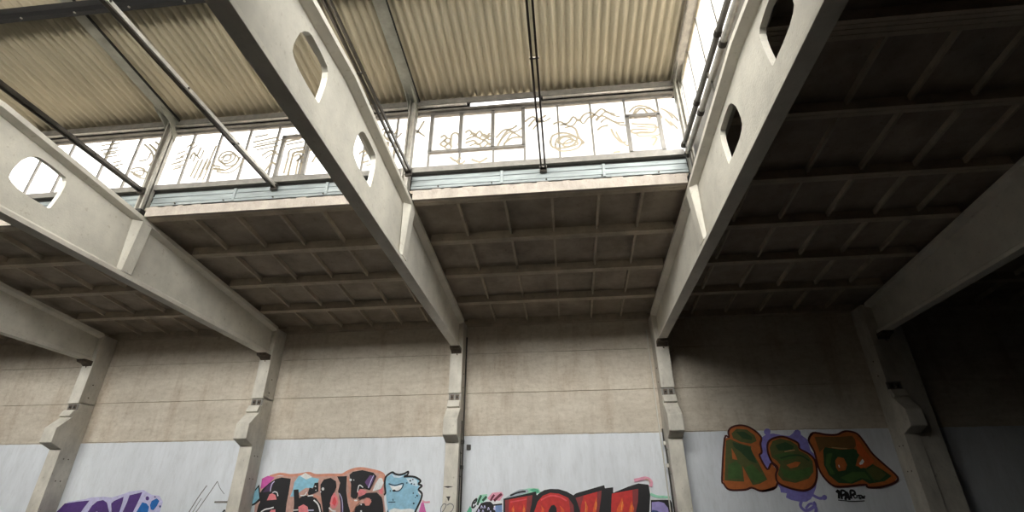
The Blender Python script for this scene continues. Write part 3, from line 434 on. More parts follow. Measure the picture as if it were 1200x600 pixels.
SCRAWL = {
 'mid': [ [6.666,9.226,6.741,9.293,6.804,9.213,6.749,9.145,6.677,9.054,6.759,8.975,6.833,9.04,6.749,9.145],
  [6.915,8.961,6.918,9.276,7.012,9.341,7.095,9.235,7.088,8.969],
  [7.227,9.321,7.322,9.386,7.444,9.227,7.557,9.339,7.677,9.156,7.79,9.268],
  [7.239,9.027,7.429,9.082,7.529,8.953,7.679,9.059,7.796,8.905],
  [7.254,9.123,7.445,9.202,7.64,9.087,7.81,9.193],
  [7.967,8.89,8.098,9.166,8.212,9.301,8.364,9.189],
  [7.926,9.109,8.097,9.312,8.289,9.343,8.404,9.43],
  [8.099,8.925,8.288,9.075,8.515,9.078],
  [9.126,8.879,9.19,9.063,9.415,9.114,9.633,9.022,9.699,8.897,9.58,8.744,9.321,8.698,9.159,8.759,9.127,8.903],
  [9.274,8.866,9.41,8.995,9.574,8.956,9.605,8.859,9.4,8.807,9.274,8.866],
  [9.202,9.377,9.356,9.436,9.501,9.324,9.681,9.209,9.74,8.964,9.84,8.814,9.783,8.773],
  [9.351,9.338,9.542,9.393,9.664,9.554,9.769,9.42,9.892,9.581,10.047,9.64,10.135,9.557],
  [8.652,9.357,8.789,9.542,8.943,9.576,9.061,9.665],
  [8.578,9.513,8.753,9.645,8.866,9.534],
  [10.053,9.466,10.279,9.717,10.42,9.602,10.581,9.536],
  [10.142,9.408,10.3,9.515,10.542,9.32,10.758,9.274],
  [10.156,9.116,10.255,9.202,10.405,9.236],
  [10.451,9.135,10.506,8.94,10.631,8.742,10.74,8.755],
  [10.445,8.484,10.588,8.494],
  [10.934,9.378,11.035,9.614,11.168,9.65,11.263,9.517,11.311,9.316],
  [10.88,9.556,11.046,9.713,11.266,9.69,11.429,9.524,11.467,9.398],
  [10.9,9.236,11.114,9.191,11.397,9.14,11.337,8.956,11.086,8.956,10.908,8.973,10.918,9.067,11.24,9.036],
  [11.264,8.799,11.387,8.788,11.273,8.592],
  [11.569,9.609,11.699,9.497,11.797,9.292],
  [11.619,9.31,11.748,9.082],
  [6.101,9.402,6.201,9.644,6.252,9.767],
  [6.073,9.505,6.202,9.393],
  [6.91,8.677,7.05,8.548,7.16,8.632],
  [7.389,8.566,7.579,8.48,7.745,8.581] ],
 'left': [ [-0.573,9.712,-0.316,9.481,-0.181,9.214,-0.227,8.968],
  [-0.711,9.725,-0.42,9.465,-0.284,9.198,-0.356,9.029],
  [-0.44,9.779,-0.216,9.576,-0.122,9.362],
  [-0.771,8.914,-0.577,8.8,-0.413,8.762,-0.431,8.936,-0.629,9.002,-0.767,8.963],
  [-0.658,9.205,-0.451,9.238,-0.434,9.44],
  [-1.815,9.614,-1.367,9.679],
  [-1.691,9.473,-1.351,9.521],
  [-1.857,9.776,-1.372,9.811],
  [-1.321,9.21,-1.112,9.243],
  [-1.351,9.062,-1.154,9.12],
  [1.383,9.08,1.443,9.25,1.624,9.284,1.781,9.17,1.763,8.998,1.569,8.941,1.383,9.08],
  [1.441,9.1,1.543,9.191,1.68,9.154,1.671,9.031,1.527,9.019],
  [1.332,8.815,1.623,8.742,1.839,8.87,1.924,9.108],
  [1.26,8.918,1.511,8.848],
  [0.825,8.614,0.89,9.098],
  [0.925,8.558,0.992,9.114],
  [1.068,8.571,1.115,9.128],
  [1.152,8.781,1.224,9.498],
  [0.663,9.142,0.688,9.341,0.808,9.23,0.841,9.481],
  [0.462,9.515,0.637,9.654],
  [2.144,9.671,2.474,9.718],
  [2.138,9.517,2.751,9.615],
  [2.176,9.361,2.705,9.44],
  [2.902,9.601,3.207,9.649],
  [2.892,9.448,3.318,9.511],
  [3.109,8.525,3.115,8.981,3.131,9.201,3.452,9.247],
  [3.221,8.469,3.219,8.972,3.272,9.114,3.523,9.092],
  [3.4,8.478,3.384,8.86,3.438,9.002],
  [3.256,8.993,3.366,9.057,3.432,8.929,3.322,8.866],
  [2.639,8.635,2.75,8.866,2.897,8.757],
  [2.451,9.087,2.629,9.221,2.81,9.155],
  [0.226,9.03,0.467,9.084],
  [0.32,8.874,0.515,8.931],
  [0.282,9.326,0.472,9.412],
  [0.287,9.174,0.484,9.233],
  [3.723,8.783,3.822,9.017,3.971,8.858],
  [3.596,9.135,3.869,9.21] ],
 'small': [ [5.26,9.583,5.374,9.648,5.339,9.424,5.457,9.264],
  [5.354,9.125,5.463,9.214,5.436,8.924],
  [5.542,9.405,5.648,9.546],
  [5.539,9.06,5.624,9.199,5.62,8.86],
  [4.841,9.221,4.953,9.285],
  [4.801,8.931,4.929,9.017,5.088,8.858],
  [4.914,8.683,5.067,8.717] ],
}

# ------------------------------------------------------------------ room
b = MB(); b.box(XL-0.3, 12.2, Y0-0.3, WY+0.3, FLOOR-0.2, FLOOR, 'floor'); b.box(12.2, XR+0.3, Y0-0.3, WY+0.3, FLOOR-0.2, FLOOR, 'dark_floor'); struct(b.build('floor'))  # right part of the floor is unseen, blackened to keep those bays dark
b = MB(); rows = [FLOOR, 2.045, 3.235, 4.435, 5.33]
b.box(XL, XR, WY+0.03, WY+0.28, FLOOR, 5.33, 'wall')
for z0, z1 in zip(rows, rows[1:]): b.box(XL, XR, WY, WY+0.06, z0+(0.010 if z0 > FLOOR else 0), z1-0.010, 'wall')
struct(b.build('wall_back', bevel=0.004))
b = MB(); b.box(XL, XR, Y0-0.28, Y0, FLOOR, 5.33, 'rear'); struct(b.build('wall_front'))
b = MB(); b.prism_x([(Y0-0.28, FLOOR), (WY+0.28, FLOOR), (WY+0.28, 5.5), (RY, 9.2), (Y0-0.28, 5.5)], XL-0.25, XL, 'rear'); struct(b.build('wall_left'))
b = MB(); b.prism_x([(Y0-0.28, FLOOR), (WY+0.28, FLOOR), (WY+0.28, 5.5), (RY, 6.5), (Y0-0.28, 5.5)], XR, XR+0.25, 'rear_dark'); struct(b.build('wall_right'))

b = MB(); b.box(12.0, 12.2, Y0, 2.0, FLOOR, 4.44, 'rear_dark'); struct(b.build('wall_light_block'))     # unseen partition added behind the camera to keep light out of the dark bays
# ribbed roof slabs, one ceiling field per bay
def ceiling(x0, x1, ya, yb, edges, cross):
    b = MB(); mir = ya+yb < 2*RY
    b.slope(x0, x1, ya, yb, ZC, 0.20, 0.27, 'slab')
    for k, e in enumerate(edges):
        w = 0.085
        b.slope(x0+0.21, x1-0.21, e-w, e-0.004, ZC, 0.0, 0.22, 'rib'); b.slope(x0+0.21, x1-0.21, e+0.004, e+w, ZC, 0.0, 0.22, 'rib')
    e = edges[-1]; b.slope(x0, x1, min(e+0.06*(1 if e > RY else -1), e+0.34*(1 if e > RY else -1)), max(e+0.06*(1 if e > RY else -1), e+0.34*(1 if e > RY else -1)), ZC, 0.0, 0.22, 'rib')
    for a, c in zip(edges, edges[1:]):
        for off in cross:
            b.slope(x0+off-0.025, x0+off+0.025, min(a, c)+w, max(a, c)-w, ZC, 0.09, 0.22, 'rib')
    return struct(b.build('ceiling'))
ed = [8.72, 10.26, 11.86, 13.46, 15.04]
crossA = [1.10, 2.10, 3.10, 4.08, 4.98]
for k in range(-2, 2): ceiling(6*k, 6*k+6, 8.634, 15.38, ed, crossA)
ceiling(-14, -12, 8.634, 15.38, ed, [1.0])
ceiling(-14, 12, MIR(15.38), MIR(8.6), [MIR(e) for e in ed], [])
edf = [RY+0.09, 7.02]+ed
for x0, x1 in ((12, 18), (18, 24), (24, 30)):
    ceiling(x0, x1, RY, 15.38, edf, crossA)
    ceiling(x0, x1, MIR(15.38), RY, [MIR(e) for e in edf], [])

# ------------------------------------------------------------------ girders
def girder(label):
    base = Vector((0, CY, 4.46)); t = thing('concrete_girder', base, label, 'girder', 'tapered concrete roof girders')
    ZU = lambda y: ZC(y)-0.10
    ya, yb = MIR(CY), CY
    # web with lens-shaped openings, built from one outline with holes
    hole = lambda y0, y1: [(y0, 5.10), (y0-0.01, 5.20), (y0+0.005, 5.32), (y0+0.045, 5.48), (y0+0.12, 5.61), (y0+0.20, 5.69), (y0+0.28, 5.725), (y0+0.52, 5.725), (y1-0.06, 5.69), (y1-0.01, 5.63), (y1+0.005, 5.52), (y1, 5.37), (y1-0.03, 5.15), (y1-0.06, 5.0), (y1-0.09, 4.975), (y0+0.42, 4.98), (y0+0.20, 5.0), (y0+0.07, 5.045)]
    outer = [(ya, 4.5), (yb, 4.5), (yb, ZU(yb)+0.03), (RY, ZU(RY)+0.03), (ya, ZU(ya)+0.03)]
    holes = [hole(4.09, 4.93), hole(6.05, 6.92)]
    holes += [[(y-3.93+0.0, z) for y, z in hole(6.05, 6.92)]]
    loops = [outer]+holes; flat = [p for l in loops for p in l]
    tris = tessellate_polygon([[Vector((p[0], p[1], 0)) for p in l] for l in loops])
    hw = 0.045; me = MB(); k = me.mi('girder')
    for sx in (-hw, hw): me.v += [(sx, y, z) for y, z in flat]
    n = len(flat)
    for q in tris: me.f.append(tuple(q)); me.m.append(k); me.f.append(tuple(n+i for i in reversed(q))); me.m.append(k)
    o = 0
    for l in loops:
        for i in range(len(l)): j = (i+1) % len(l); me.f.append((o+i, o+j, n+o+j, n+o+i)); me.m.append(k)
        o += len(l)
    me.build('web', t)
    f = MB(); f.prism_y([(-0.121, 4.46), (0.121, 4.46), (0.121, 4.545), (0.08, 4.59), (-0.08, 4.59), (-0.121, 4.545)], ya, yb, 'girder'); f.build('bottom_flange', t, 0.006)
    f = MB()
    for y0, y1 in ((ya, RY), (RY, yb)):
        prof = lambda y: [(-0.2, y, ZU(y)), (-0.075, y, ZU(y)-0.045), (0.075, y, ZU(y)-0.045), (0.2, y, ZU(y)), (0.2, y, ZU(y)+0.098), (-0.2, y, ZU(y)+0.098)]
        f.solid(prof(y0), prof(y1), 'girder')
    f.build('top_flange', t, 0.006)
    for sgn in (1, -1):
        for yy in (8.62, MIR(8.62)):
            s = MB(); a, c = (-0.17, 0.31); zt = ZU(8.62)+0.01
            top = [(sgn*0.07, yy+a, zt), (sgn*0.195, yy-0.02, zt), (sgn*0.195, yy+0.24, zt), (sgn*0.07, yy+c, zt)]
            bot = [(sgn*0.07, yy-0.10, 4.58), (sgn*0.118, yy-0.02, 4.58), (sgn*0.118, yy+0.24, 4.58), (sgn*0.07, yy+c, 4.58)]
            s.solid(bot, top, 'girder'); s.build('stiffener', t)
    s = MB(); s.prism_x([(CY-0.30, 4.455), (CY, 4.455), (CY, 4.30), (CY-0.10, 4.36), (CY-0.26, 4.385)], -0.15, 0.15, 'rust'); s.tube([(0.02, CY-0.05, 4.36), (0.02, CY-0.05, 4.26), (0.05, CY-0.07, 4.24)], 0.012, 'rust', 6); s.build('bearing_plate', t)
    return t
g0 = girder('pale concrete girder with two lens-shaped openings, ending on the middle column beside the blue head'); g0.location.x = 6
for x, lab in ((-6, 'short visible end of a concrete girder on the column at the far left edge'),
               (0, 'pale concrete girder reaching the left edge, ending on the column beside the black lettering'),
               (12, 'pale concrete girder with two openings bordering the dark bay, below the two steel pipes'),
               (18, 'dim brown concrete girder in the unlit bay, above the green lettering at right')):
    c = copy_tree(g0, (x, CY, 4.46)); c['label'] = lab

# ------------------------------------------------------------------ columns
def column(label):
    t = thing('concrete_column', (0, CY, FLOOR), label, 'column', 'concrete wall columns with corbels')
    h = 0.185
    s = MB(); s.box(-h, h, CY, WY-0.001, 3.14, 5.33, 'column'); s.box(-h-0.004, h+0.004, CY-0.003, WY-0.001, FLOOR, 2.93, 'column'); s.box(-h, h, CY+0.07, WY-0.001, 2.9, 3.2, 'column'); s.build('shaft', t, 0.012)
    s = MB(); s.prism_x([(CY, 2.75), (CY-0.10, 2.66), (CY-0.40, 2.36), (CY-0.40, 1.96), (CY-0.38, 1.94), (CY, 1.80)], -h-0.012, h+0.012, 'column'); s.build('corbel', t, 0.012)
    s = MB(); s.prism_x([(CY, 2.94), (CY-0.05, 2.92), (CY-0.14, 2.74), (CY, 2.70)], -h+0.01, h-0.01, 'column'); s.build('rail_seat', t, 0.008)
    s = MB(); s.box(-h+0.012, h-0.012, CY+0.045, CY+0.07, 2.945, 3.125, 'steel'); pl = s.build('bolt_plate', t)
    for x in (-0.075, 0.075): s = MB(); s.box(x-0.05, x+0.05, CY+0.03, CY+0.046, 2.96, 3.10, 'rust'); s.tube([(x, CY+0.015, 3.03), (x, CY+0.032, 3.03)], 0.028, 'black', 10); s.build('anchor', pl)
    for z, y, r in ((1.55, CY+0.2, 0.018), (1.55, CY+0.36, 0.018), (0.95, CY+0.2, 0.018), (0.95, CY+0.36, 0.018), (3.75, CY+0.27, 0.02), (3.35, CY+0.27, 0.02)):
        s = MB(); s.tube([(-h-0.012, y, z), (h+0.012, y, z)], r, 'rust', 8); s.build('through_bolt', t)
    return t
c0 = column('middle concrete column with corbel, between the blue head and the red lettering'); c0.location.x = 6
for x, lab in ((-6, 'concrete column cut by the far left edge, under the short girder end'),
               (0, 'concrete column with corbel between the purple lettering and the black lettering'),
               (12, 'concrete column with corbel right of the red lettering, at the edge of the dark bay'),
               (17.88, 'dim concrete column with corbel right of the green lettering')):
    c = copy_tree(c0, (x, CY, FLOOR)); c['label'] = lab
b = MB(); b.box(18.09, 18.62, CY+0.06, WY-0.001, FLOOR, 5.33, 'column'); tag(b.build('concrete_column', bevel=0.012), 'plain wide concrete pier set directly beside the dim corbelled column at far right', 'column')

# ------------------------------------------------------------------ lantern: curbs, gutter sheets, glazing
BAY = {-1: 'in the left bay beside the left edge', 0: 'between the left girder and the middle girder', 1: 'between the middle girder and the dark bay'}
for k in (-2, -1, 0, 1):
    x0, x1 = 6*k+0.204, 6*k+5.796
    nm = BAY.get(k)
    b = MB(); b.box(x0, x1, 8.555, 8.632, 5.838, 6.068, 'curb')
    n = 18
    for i in range(n):      # crumbled upper edge
        xa = x0+(x1-x0)*(i+random.random()*0.4)/n; b.box(xa, xa+0.12+random.random()*0.12, 8.562, 8.628, 6.06, 6.075+random.random()*0.022, 'curb')
    tag(b.build('concrete_curb', bevel=0.006), 'pale concrete curb at the roof opening %s' % nm if nm else 'pale concrete curb at the roof opening beyond the left edge', 'curb', 'curbs of the roof opening')
    t = thing('gutter_sheet', ((x0+x1)/2, 8.72, 6.1), 'pale galvanized metal sheet under the window %s' % nm if nm else 'pale galvanized metal sheet under the window beyond the left edge', 'metal sheet', 'galvanized sheets under the windows')
    b = MB(); b.prism_x([(8.74, 6.20), (8.70, 6.205), (8.71, 6.27), (8.695, 6.28), (8.695, 6.30), (8.715, 6.31), (8.72, 6.42), (8.70, 6.43), (8.70, 6.45), (8.725, 6.46), (8.735, 6.545), (8.77, 6.545), (8.77, 6.20)], x0-0.1, x1+0.1, 'galv'); b.build('sheet', t)
    for off in ([1.86, 4.0]): b = MB(); b.box(x0+off-0.03, x0+off+0.03, 8.685, 8.74, 6.21, 6.54, 'galv'); b.build('cover_strip', t, 0.008)
    for i in range(5): xx = x0+0.5+i*1.15; b = MB(); b.tube([(xx, 8.675, 6.24), (xx, 8.72, 6.24)], 0.016, 'dark', 8); b.build('bolt', t)
    b = MB(); b.box(6*k, 6*k+6, 8.78, 8.86, 5.95, 6.7, 'black'); struct(b.build('trim_%d' % (k+3)))

def strokes(b, lines, m, place, wd):
    for ln in lines:
        P = [Vector((ln[i], ln[i+1])) for i in range(0, len(ln), 2)]
        Q = [P[0]]
        for i in range(len(P)-1):      # soften the corners of the hand-drawn line
            a, c = P[max(i-1, 0)], P[min(i+2, len(P)-1)]
            for u in (0.25, 0.5, 0.75, 1.0):
                p0, p1, p2, p3 = a, P[i], P[i+1], c
                Q.append(0.5*((2*p1)+(p2-p0)*u+(2*p0-5*p1+4*p2-p3)*u*u+(3*p1-p0-3*p2+p3)*u**3))
        L = []; R_ = []
        for i, p in enumerate(Q):
            d = Q[min(i+1, len(Q)-1)]-Q[max(i-1, 0)]
            if d.length < 1e-6: d = Vector((1, 0))
            d.normalize(); nn = Vector((-d.y, d.x))*wd/2; L.append(p+nn); R_.append(p-nn)
        for i in range(len(Q)-1): b.face([place(*L[i]), place(*L[i+1]), place(*R_[i+1]), place(*R_[i])], m)

def window(num, x0, x1, mull, sashes, scr, yc=8.75):
    s = 1 if yc > RY else -1
    o = MB(); zb, zt = 6.74, 8.31
    Yb = lambda d: yc+s*d
    o.box(x0, x1, min(Yb(-0.09), Yb(0.08)), max(Yb(-0.09), Yb(0.08)), 6.62, 6.76, 'steel')
    w = struct(o.build('window_%d' % num, bevel=0.006))
    f = MB(); f.box(x0, x1, yc-0.03, yc+0.03, zt-0.03, zt+0.03, 'steel'); f.build('top_rail', w)
    for x in mull: f = MB(); f.box(x-0.021, x+0.021, yc-0.025, yc+0.025, zb, zt, 'steel'); f.build('mullion', w)
    for (a, c, z0, z1, mid) in sashes:
        f = MB(); th = 0.038
        f.box(a-th, c+th, yc-0.05, yc+0.03, z0-th, z0+th*0.6, 'steel'); f.box(a-th, c+th, yc-0.05, yc+0.03, z1-th, z1+th, 'steel')
        for x in [a, c]+mid: f.box(x-th, x+th, yc-0.05, yc+0.03, z0, z1, 'steel')
        f.build('sash', w)
    p = MB(); p.box(x0, x1, yc+s*0.004-0.003, yc+s*0.004+0.003, zb, zt, 'glass'); p.build('pane', w)
    if scr:
        p = MB(); strokes(p, scr, 'scrawl', lambda x, z: (x, 8.720, z-EYE), 0.055); strokes(p, [l for i, l in enumerate(scr) if i % 3 != 1], 'scrawl', lambda x, z: (x+0.10, 8.722, z-0.085-EYE), 0.045); p.build('painted_scrawl', w)
    return w
off = [0.56, 1.27, 2.0, 2.72, 3.45, 4.17, 4.9, 5.62]
window(1, -5.95, -0.06, [-6+o for o in (0.45, 1.18, 1.9, 2.63, 3.36, 4.39, 5.14)]+[-0.30], [], [l for l in SCRAWL['left'] if l[0] < -0.06])
window(2, 0.06, 5.94, off, [(2.9, 3.55, 6.80, 7.95, [])], [l for l in SCRAWL['left'] if l[0] >= -0.06]+SCRAWL['small'])
window(3, 6.06, 11.88, [6.42, 7.12, 7.87, 8.56, 9.32, 10.05, 10.80, 11.52], [(6.44, 8.54, 7.20, 8.27, [7.12, 7.85]), (10.82, 11.50, 6.80, 7.80, [])], SCRAWL['mid'])
window(5, -13.9, 11.88, [-13.4+0.73*i for i in range(34)], [], None, MIR(8.75))
b = MB(); b.box(-14, 4.0, MIR(8.82), MIR(8.79), 7.9, 8.34, 'dark'); struct(b.build('trim_22'))     # unseen mask added over the top panes to dim the left bays
window(6, -13.9, -6.06, [-13+0.73*i for i in range(9)], [], None)
# glazed gable end above the right-hand girder
GX = 12.13
o = MB(); o.prism_x([(2.0, 5.95), (8.85, 5.95), (8.85, 6.86), (2.0, 6.86)], GX-0.06, GX+0.06, 'steel'); w = struct(o.build('window_4'))
for y in (8.64, 7.90, 7.13, 6.29, 5.5, 4.75, 4.0, 3.25, 2.5): f = MB(); f.box(GX-0.025, GX+0.025, y-0.022, y+0.022, 6.86, ZR(y)+0.02, 'steel'); f.build('mullion', w)
f = MB(); f.solid([(GX-0.003, 8.8, 6.86), (GX-0.003, 8.8, ZR(8.8)), (GX-0.003, RY, ZR(RY)), (GX-0.003, 2.0, ZR(2.0)), (GX-0.003, 2.0, 6.86)], [(GX+0.003, 8.8, 6.86), (GX+0.003, 8.8, ZR(8.8)), (GX+0.003, RY, ZR(RY)), (GX+0.003, 2.0, ZR(2.0)), (GX+0.003, 2.0, 6.86)], 'grimy_glass'); f.build('pane', w)

# ------------------------------------------------------------------ lantern: corrugated sheets, eaves, frames
def corrugated(x0, x1, y0, y1):
    b = MB(); k = b.mi('corr'); pitch = 0.177; n = int((x1-x0)/pitch*10); ys = [y0, y1]
    for y in ys:
        for i in range(n+1): x = x0+(x1-x0)*i/n; b.v.append((x, y, ZR(y)+0.052+0.036*math.cos(2*math.pi*x/pitch)))
    m = n+1
    for i in range(n): b.f.append((i, i+1, m+i+1, m+i)); b.m.append(k)
    o = b.build('ceiling', smooth=True); so = o.modifiers.new('thickness', 'SOLIDIFY'); so.thickness = 0.007; so.offset = 0
    return struct(o)
for x0, x1 in ((-14.1, -12), (-12, -6), (-6, 0), (0, 6), (6, 12.17)):
    corrugated(x0, x1, RY-0.05, 8.80)
    if x0 < 6: corrugated(x0, min(x1, 3.3), MIR(9.05), RY+0.05)
# unseen rooflight added on the slope behind the camera for extra top light
o = MB()
for i in range(13): x = 3.34+i*0.735; o.slope(x-0.025, x+0.025, MIR(9.05), RY-0.02, ZR, 0.0, 0.07, 'steel')
w = struct(o.build('window_11')); p = MB(); p.slope(3.3, 12.17, MIR(9.05), RY-0.02, ZR, 0.03, 0.036, 'dimmed_glass'); p.build('pane', w)
for k in (-3, -2, -1, 0, 1):
    x0, x1 = max(6*k, -14)+0.085, 6*k+6-0.085
    lab = {-1: 'dark steel eaves beam over the window in the left bay beside the left edge', 0: 'steel eaves beam over the window between the left girder and the middle girder', 1: 'grey steel eaves beam with a glaring slit over the window next to the dark bay'}.get(k, 'steel eaves beam over the window beyond the left edge')
    t = thing('eaves_beam', ((x0+x1)/2, 8.7, 8.28), lab, 'beam', 'eaves beams of the roof lantern')
    b = MB(); b.prism_x([(8.60, 8.485), (8.60, 8.63), (8.66, 8.64), (8.66, 8.61), (8.63, 8.60), (8.63, 8.50), (8.66, 8.50), (8.66, 8.485)], x0, x1, 'steel'); b.build('channel', t, 0.004)
    for a, c in ([(x0, 7.25), (9.0, x1)] if k == 1 else [(x0, x1)]): b = MB(); b.tube([(a, 8.62, 8.44), (c, 8.62, 8.44)], 0.034, 'shiny', 12); b.build('round_rail', t, smooth=True)
    b = MB(); b.prism_x([(8.64, 8.33), (8.80, 8.33), (8.80, 8.385), (8.64, 8.37)], x0, x1, 'steel'); b.build('bottom_rail', t)
    for a, c in ([(x0, 7.3), (8.95, x1)] if k == 1 else [(x0, x1)]): b = MB(); b.box(a, c, 8.76, 8.79, 8.39, 8.60, 'black'); b.build('backing_strip', t)
for i, x in enumerate((0, 6, 12)): b = MB(); b.box(x-0.14, x+0.13, 8.795, 8.82, 8.3, 8.66, 'black'); struct(b.build('trim_%d' % (10+i)))
b = MB(); b.box(-14, 12.1, MIR(8.80), MIR(8.66), 8.30, 8.66, 'steel'); struct(b.build('trim_20'))
b = MB(); b.box(-14, 12.1, MIR(8.84), MIR(8.74), 5.9, 6.76, 'black'); struct(b.build('trim_21'))
t = thing('ridge_purlin', (-1, 5.6, 8.6), 'black ridge purlin across the top left corner under the corrugated roof', 'purlin')
b = MB(); b.prism_x([(5.52, 8.66), (5.60, 8.64), (5.70, 8.66), (5.70, 8.70), (5.62, 8.71), (5.62, 8.80), (5.68, 8.82), (5.68, 8.84), (5.52, 8.84)], -14, 11.8, 'tar'); b.build('beam', t)
for i in range(9, 22): b = MB(); b.tube([(-13.4+i*1.13, 5.61, 8.63), (-13.4+i*1.13, 5.61, 8.66)], 0.022, 'shiny', 6); b.build('bolt', t)
for x, lab in ((0, 'grey steel lantern frame with post and sloping rafter at the left girder'), (6, 'grey steel lantern frame with post and sloping rafter at the middle girder'), (12, 'grey steel lantern frame at the glazed end beside the dark bay')):
    t = thing('lantern_frame', (x, 8.7, 5.95), lab, 'steel frame', 'steel frames of the roof lantern')
    px = x if x < 12 else 11.97
    b = MB(); w_ = 0.078 if x < 12 else 0.055
    b.box(px-w_, px-w_+0.03, 8.52, 8.72, 5.95, 8.60, 'post'); b.box(px+w_-0.03, px+w_, 8.52, 8.72, 5.95, 8.60, 'post'); b.box(px-w_, px+w_, 8.60, 8.63, 5.95, 8.60, 'post'); b.build('post', t)
    b = MB(); rw = 0.14 if x < 12 else 0.10; rx = x if x < 12 else 11.96
    if x < 12:
        b.slope(rx-rw, rx+rw, RY, 8.72, ZR, -0.02, 0.008, 'plate'); b.slope(rx+rw-0.012, rx+rw+0.006, RY, 8.72, ZR, -0.05, 0.008, 'black')
    else:
        b.slope(rx-rw, rx+rw, RY, 8.72, ZR, -0.08, -0.055, 'post'); b.slope(rx-rw, rx-rw+0.03, RY, 8.72, ZR, -0.08, 0.01, 'post'); b.slope(rx+rw-0.03, rx+rw, RY, 8.72, ZR, -0.08, 0.01, 'post')
    b.build('rafter', t)
    b = MB()
    for sx in (-w_-0.012, w_): b.prism_x([(8.72, 8.05), (8.72, 8.62), (8.02, ZR(8.02)-0.10), (8.16, ZR(8.16)-0.17), (8.42, 8.40)], px+sx, px+sx+0.012, 'plate')
    b.build('gusset_plate', t)
    b = MB(); b.prism_x([(8.46, 5.93), (8.78, 5.93), (8.78, 6.0), (8.46, 6.0)], px-0.16, px+0.16, 'black'); b.build('base_plate', t)

# ------------------------------------------------------------------ tie bars across the lantern and the pipes on the right girder
for x, lab in ((-0.02, 'dark steel tie bar pair close above the left girder'), (3.0, 'long shiny steel tie bar pair across the opening left of the middle girder'), (6.10, 'steel tie bar pair just above the middle girder, mostly hidden'), (8.95, 'dark steel tie bar pair hanging across the opening nearest the dark bay')):
    t = thing('tie_bar', (x, 5.4, 6.48), lab, 'tie bar', 'steel tie bars across the roof lantern')
    ye = 8.69 if abs(x % 6-3) < 0.2 else 8.505
    for i, dx in enumerate((-0.042, 0.042)):
        b = MB(); m = 'shiny' if (abs(x-3) < 0.1 and i == 1) else 'dark'
        b.box(x+dx-0.018, x+dx+0.018, MIR(ye), ye, 6.455, 6.53, m); b.build('bar', t, 0.004)
    for y in (2.6, 4.1, 5.75, 7.2, ye-0.09): b = MB(); b.tube([(x-0.075, y, 6.49), (x+0.075, y, 6.49)], 0.02, 'dark', 8); b.build('spacer_bolt', t)
    b = MB(); b.box(x-0.075, x+0.075, ye-0.06, ye, 6.40, 6.56, 'dark'); b.build('end_bracket', t, 0.006)
for xx, z, r, lab, m in ((11.83, 6.70, 0.05, 'dull grey steel pipe, the upper of two along the right girder', 'steel'), (11.86, 6.46, 0.052, 'shiny steel pipe, the lower of two along the right girder', 'shiny')):
    t = thing('steel_pipe', (xx, 5.6, z), lab, 'pipe', 'steel pipes along the right girder')
    b = MB(); b.tube([(xx, 2.1, z), (xx, 8.50, z)], r, m, 14); b.build('pipe', t, smooth=True)
    for y in (4.2, 5.75, 7.25, 8.44): b = MB(); b.tube([(xx, y-0.05, z), (xx, y+0.05, z)], r+0.014, 'dark', 14); b.build('coupling', t)
    for y in (3.2, 6.5, 8.3): b = MB(); b.box(xx-0.012, xx+0.012, y-0.02, y+0.02, 6.515 if z > 6.6 else ZC(y)-0.001, z-0.045, 'dark'); b.build('support', t)

# ------------------------------------------------------------------ conduits and fittings on the wall
t = thing('wall_conduit', (6.26, 15.0, FLOOR), 'dark vertical conduit on the right side of the middle column', 'conduit')
b = MB(); b.tube([(6.235, 14.84, FLOOR), (6.235, 14.84, 4.9)], 0.022, 'conduit', 8); b.build('pipe', t, smooth=True)
b = MB(); b.tube([(6.215, 14.66, FLOOR), (6.215, 14.66, 1.5), (6.215, 14.7, 2.4)], 0.014, 'conduit', 8); b.build('cable', t, smooth=True)
for z in (1.84, 1.18): b = MB(); b.box(6.19, 6.275, 14.72, 14.82, z-0.05, z+0.05, 'conduit'); b.build('junction_box', t, 0.008)
b = MB(); b.box(6.30, 6.42, 15.03, 15.094, 1.66, 1.80, 'conduit'); b.build('soot_smear_block', t, 0.01)  # block added in place of a soot smear on the wall
t = thing('wall_conduit', (11.68, 15.0, FLOOR), 'pale thin conduit on the wall left of the column beside the red lettering', 'conduit')
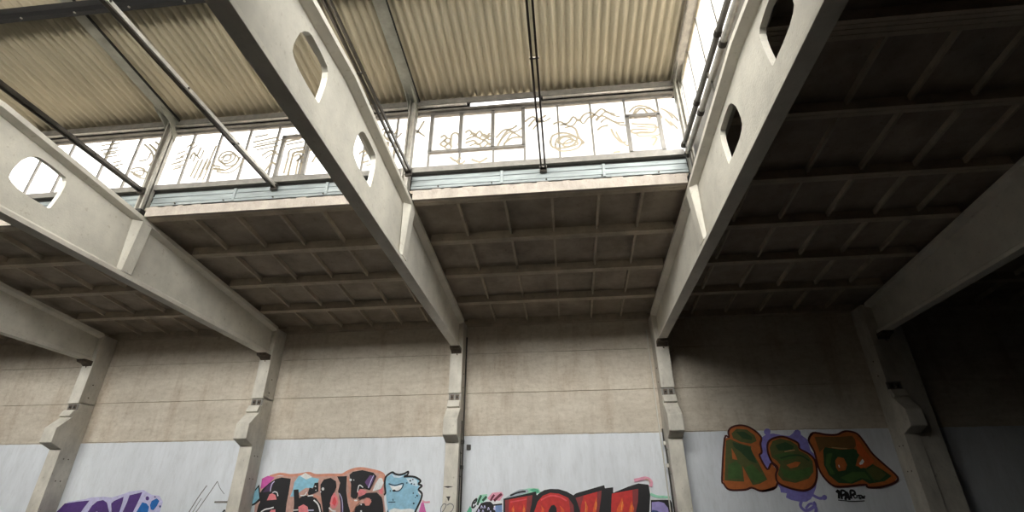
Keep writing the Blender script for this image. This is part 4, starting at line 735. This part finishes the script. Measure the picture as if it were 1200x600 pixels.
b = MB(); b.tube([(11.72, 15.02, FLOOR), (11.72, 15.02, 1.2), (11.71, 15.03, 1.7), (11.71, 15.05, 5.0)], 0.017, 'conduit_pale', 8); b.build('pipe', t, smooth=True)
b = MB(); b.tube([(11.78, 14.8, FLOOR), (11.78, 14.8, 1.55), (11.76, 14.85, 1.75), (11.76, 14.85, 2.1)], 0.02, 'conduit', 8); b.build('cable', t, smooth=True)
for z in (1.72, 1.16): b = MB(); b.box(11.73, 11.80, 14.78, 14.86, z-0.05, z+0.05, 'conduit_pale'); b.build('clamp', t, 0.008)
b = MB(); b.tube([(-0.62, 14.60, 0.36), (-0.19, 14.60, 0.36)], 0.024, 'steel', 8); b.box(-0.215, -0.20, 14.54, 14.66, 0.30, 0.42, 'steel'); tag(b.build('pipe_stub', bevel=0.003), 'short grey pipe stub sticking out left of the column beside the black lettering', 'pipe')

# ------------------------------------------------------------------ graffiti (paint films on the wall and on a column face)
LAB = {'purple': 'purple letters with blue drops and pale outline sprayed at the lower left', 'black': 'black letters with pink highlights and orange outline sprayed between the two left columns',
 'head': 'light blue cartoon head with black outline beside the middle column', 'tag': 'small dark tag with green and pink strokes right of the middle column',
 'red': 'large red flaming letters with black block shadow on the white wall', 'isd': 'green letters with orange block shadow and violet cloud in the dim bay',
 'crew': 'small black tag under the last green letter', 'arrow': 'thin grey arrow lines sprayed left of the column beside the black lettering', 'sgn': 'tiny black signature at the foot of the thin arrow lines',
 's3': 'thin grey initials and dark stains on the middle column'}
for key, items in GRAFFITI.items():
    b = MB(); base = (CY-0.004 if key == 's3' else WY)
    for i, it in enumerate(items):
        y = base-0.003-0.0009*i; pts = it[2]; m = 'p_'+it[1]
        if it[0] == 'p':
            P = [(pts[j], pts[j+1]) for j in range(0, len(pts), 2)]
            for tri in tessellate_polygon([[Vector((p[0], p[1], 0)) for p in P]]): b.face([(P[j][0], y, P[j][1]-EYE) for j in tri], m)
        else: strokes(b, [pts], m, lambda x, z: (x, y, z-EYE), it[3])
    me = b.build('graffiti')
    tag(me, LAB[key], 'graffiti')
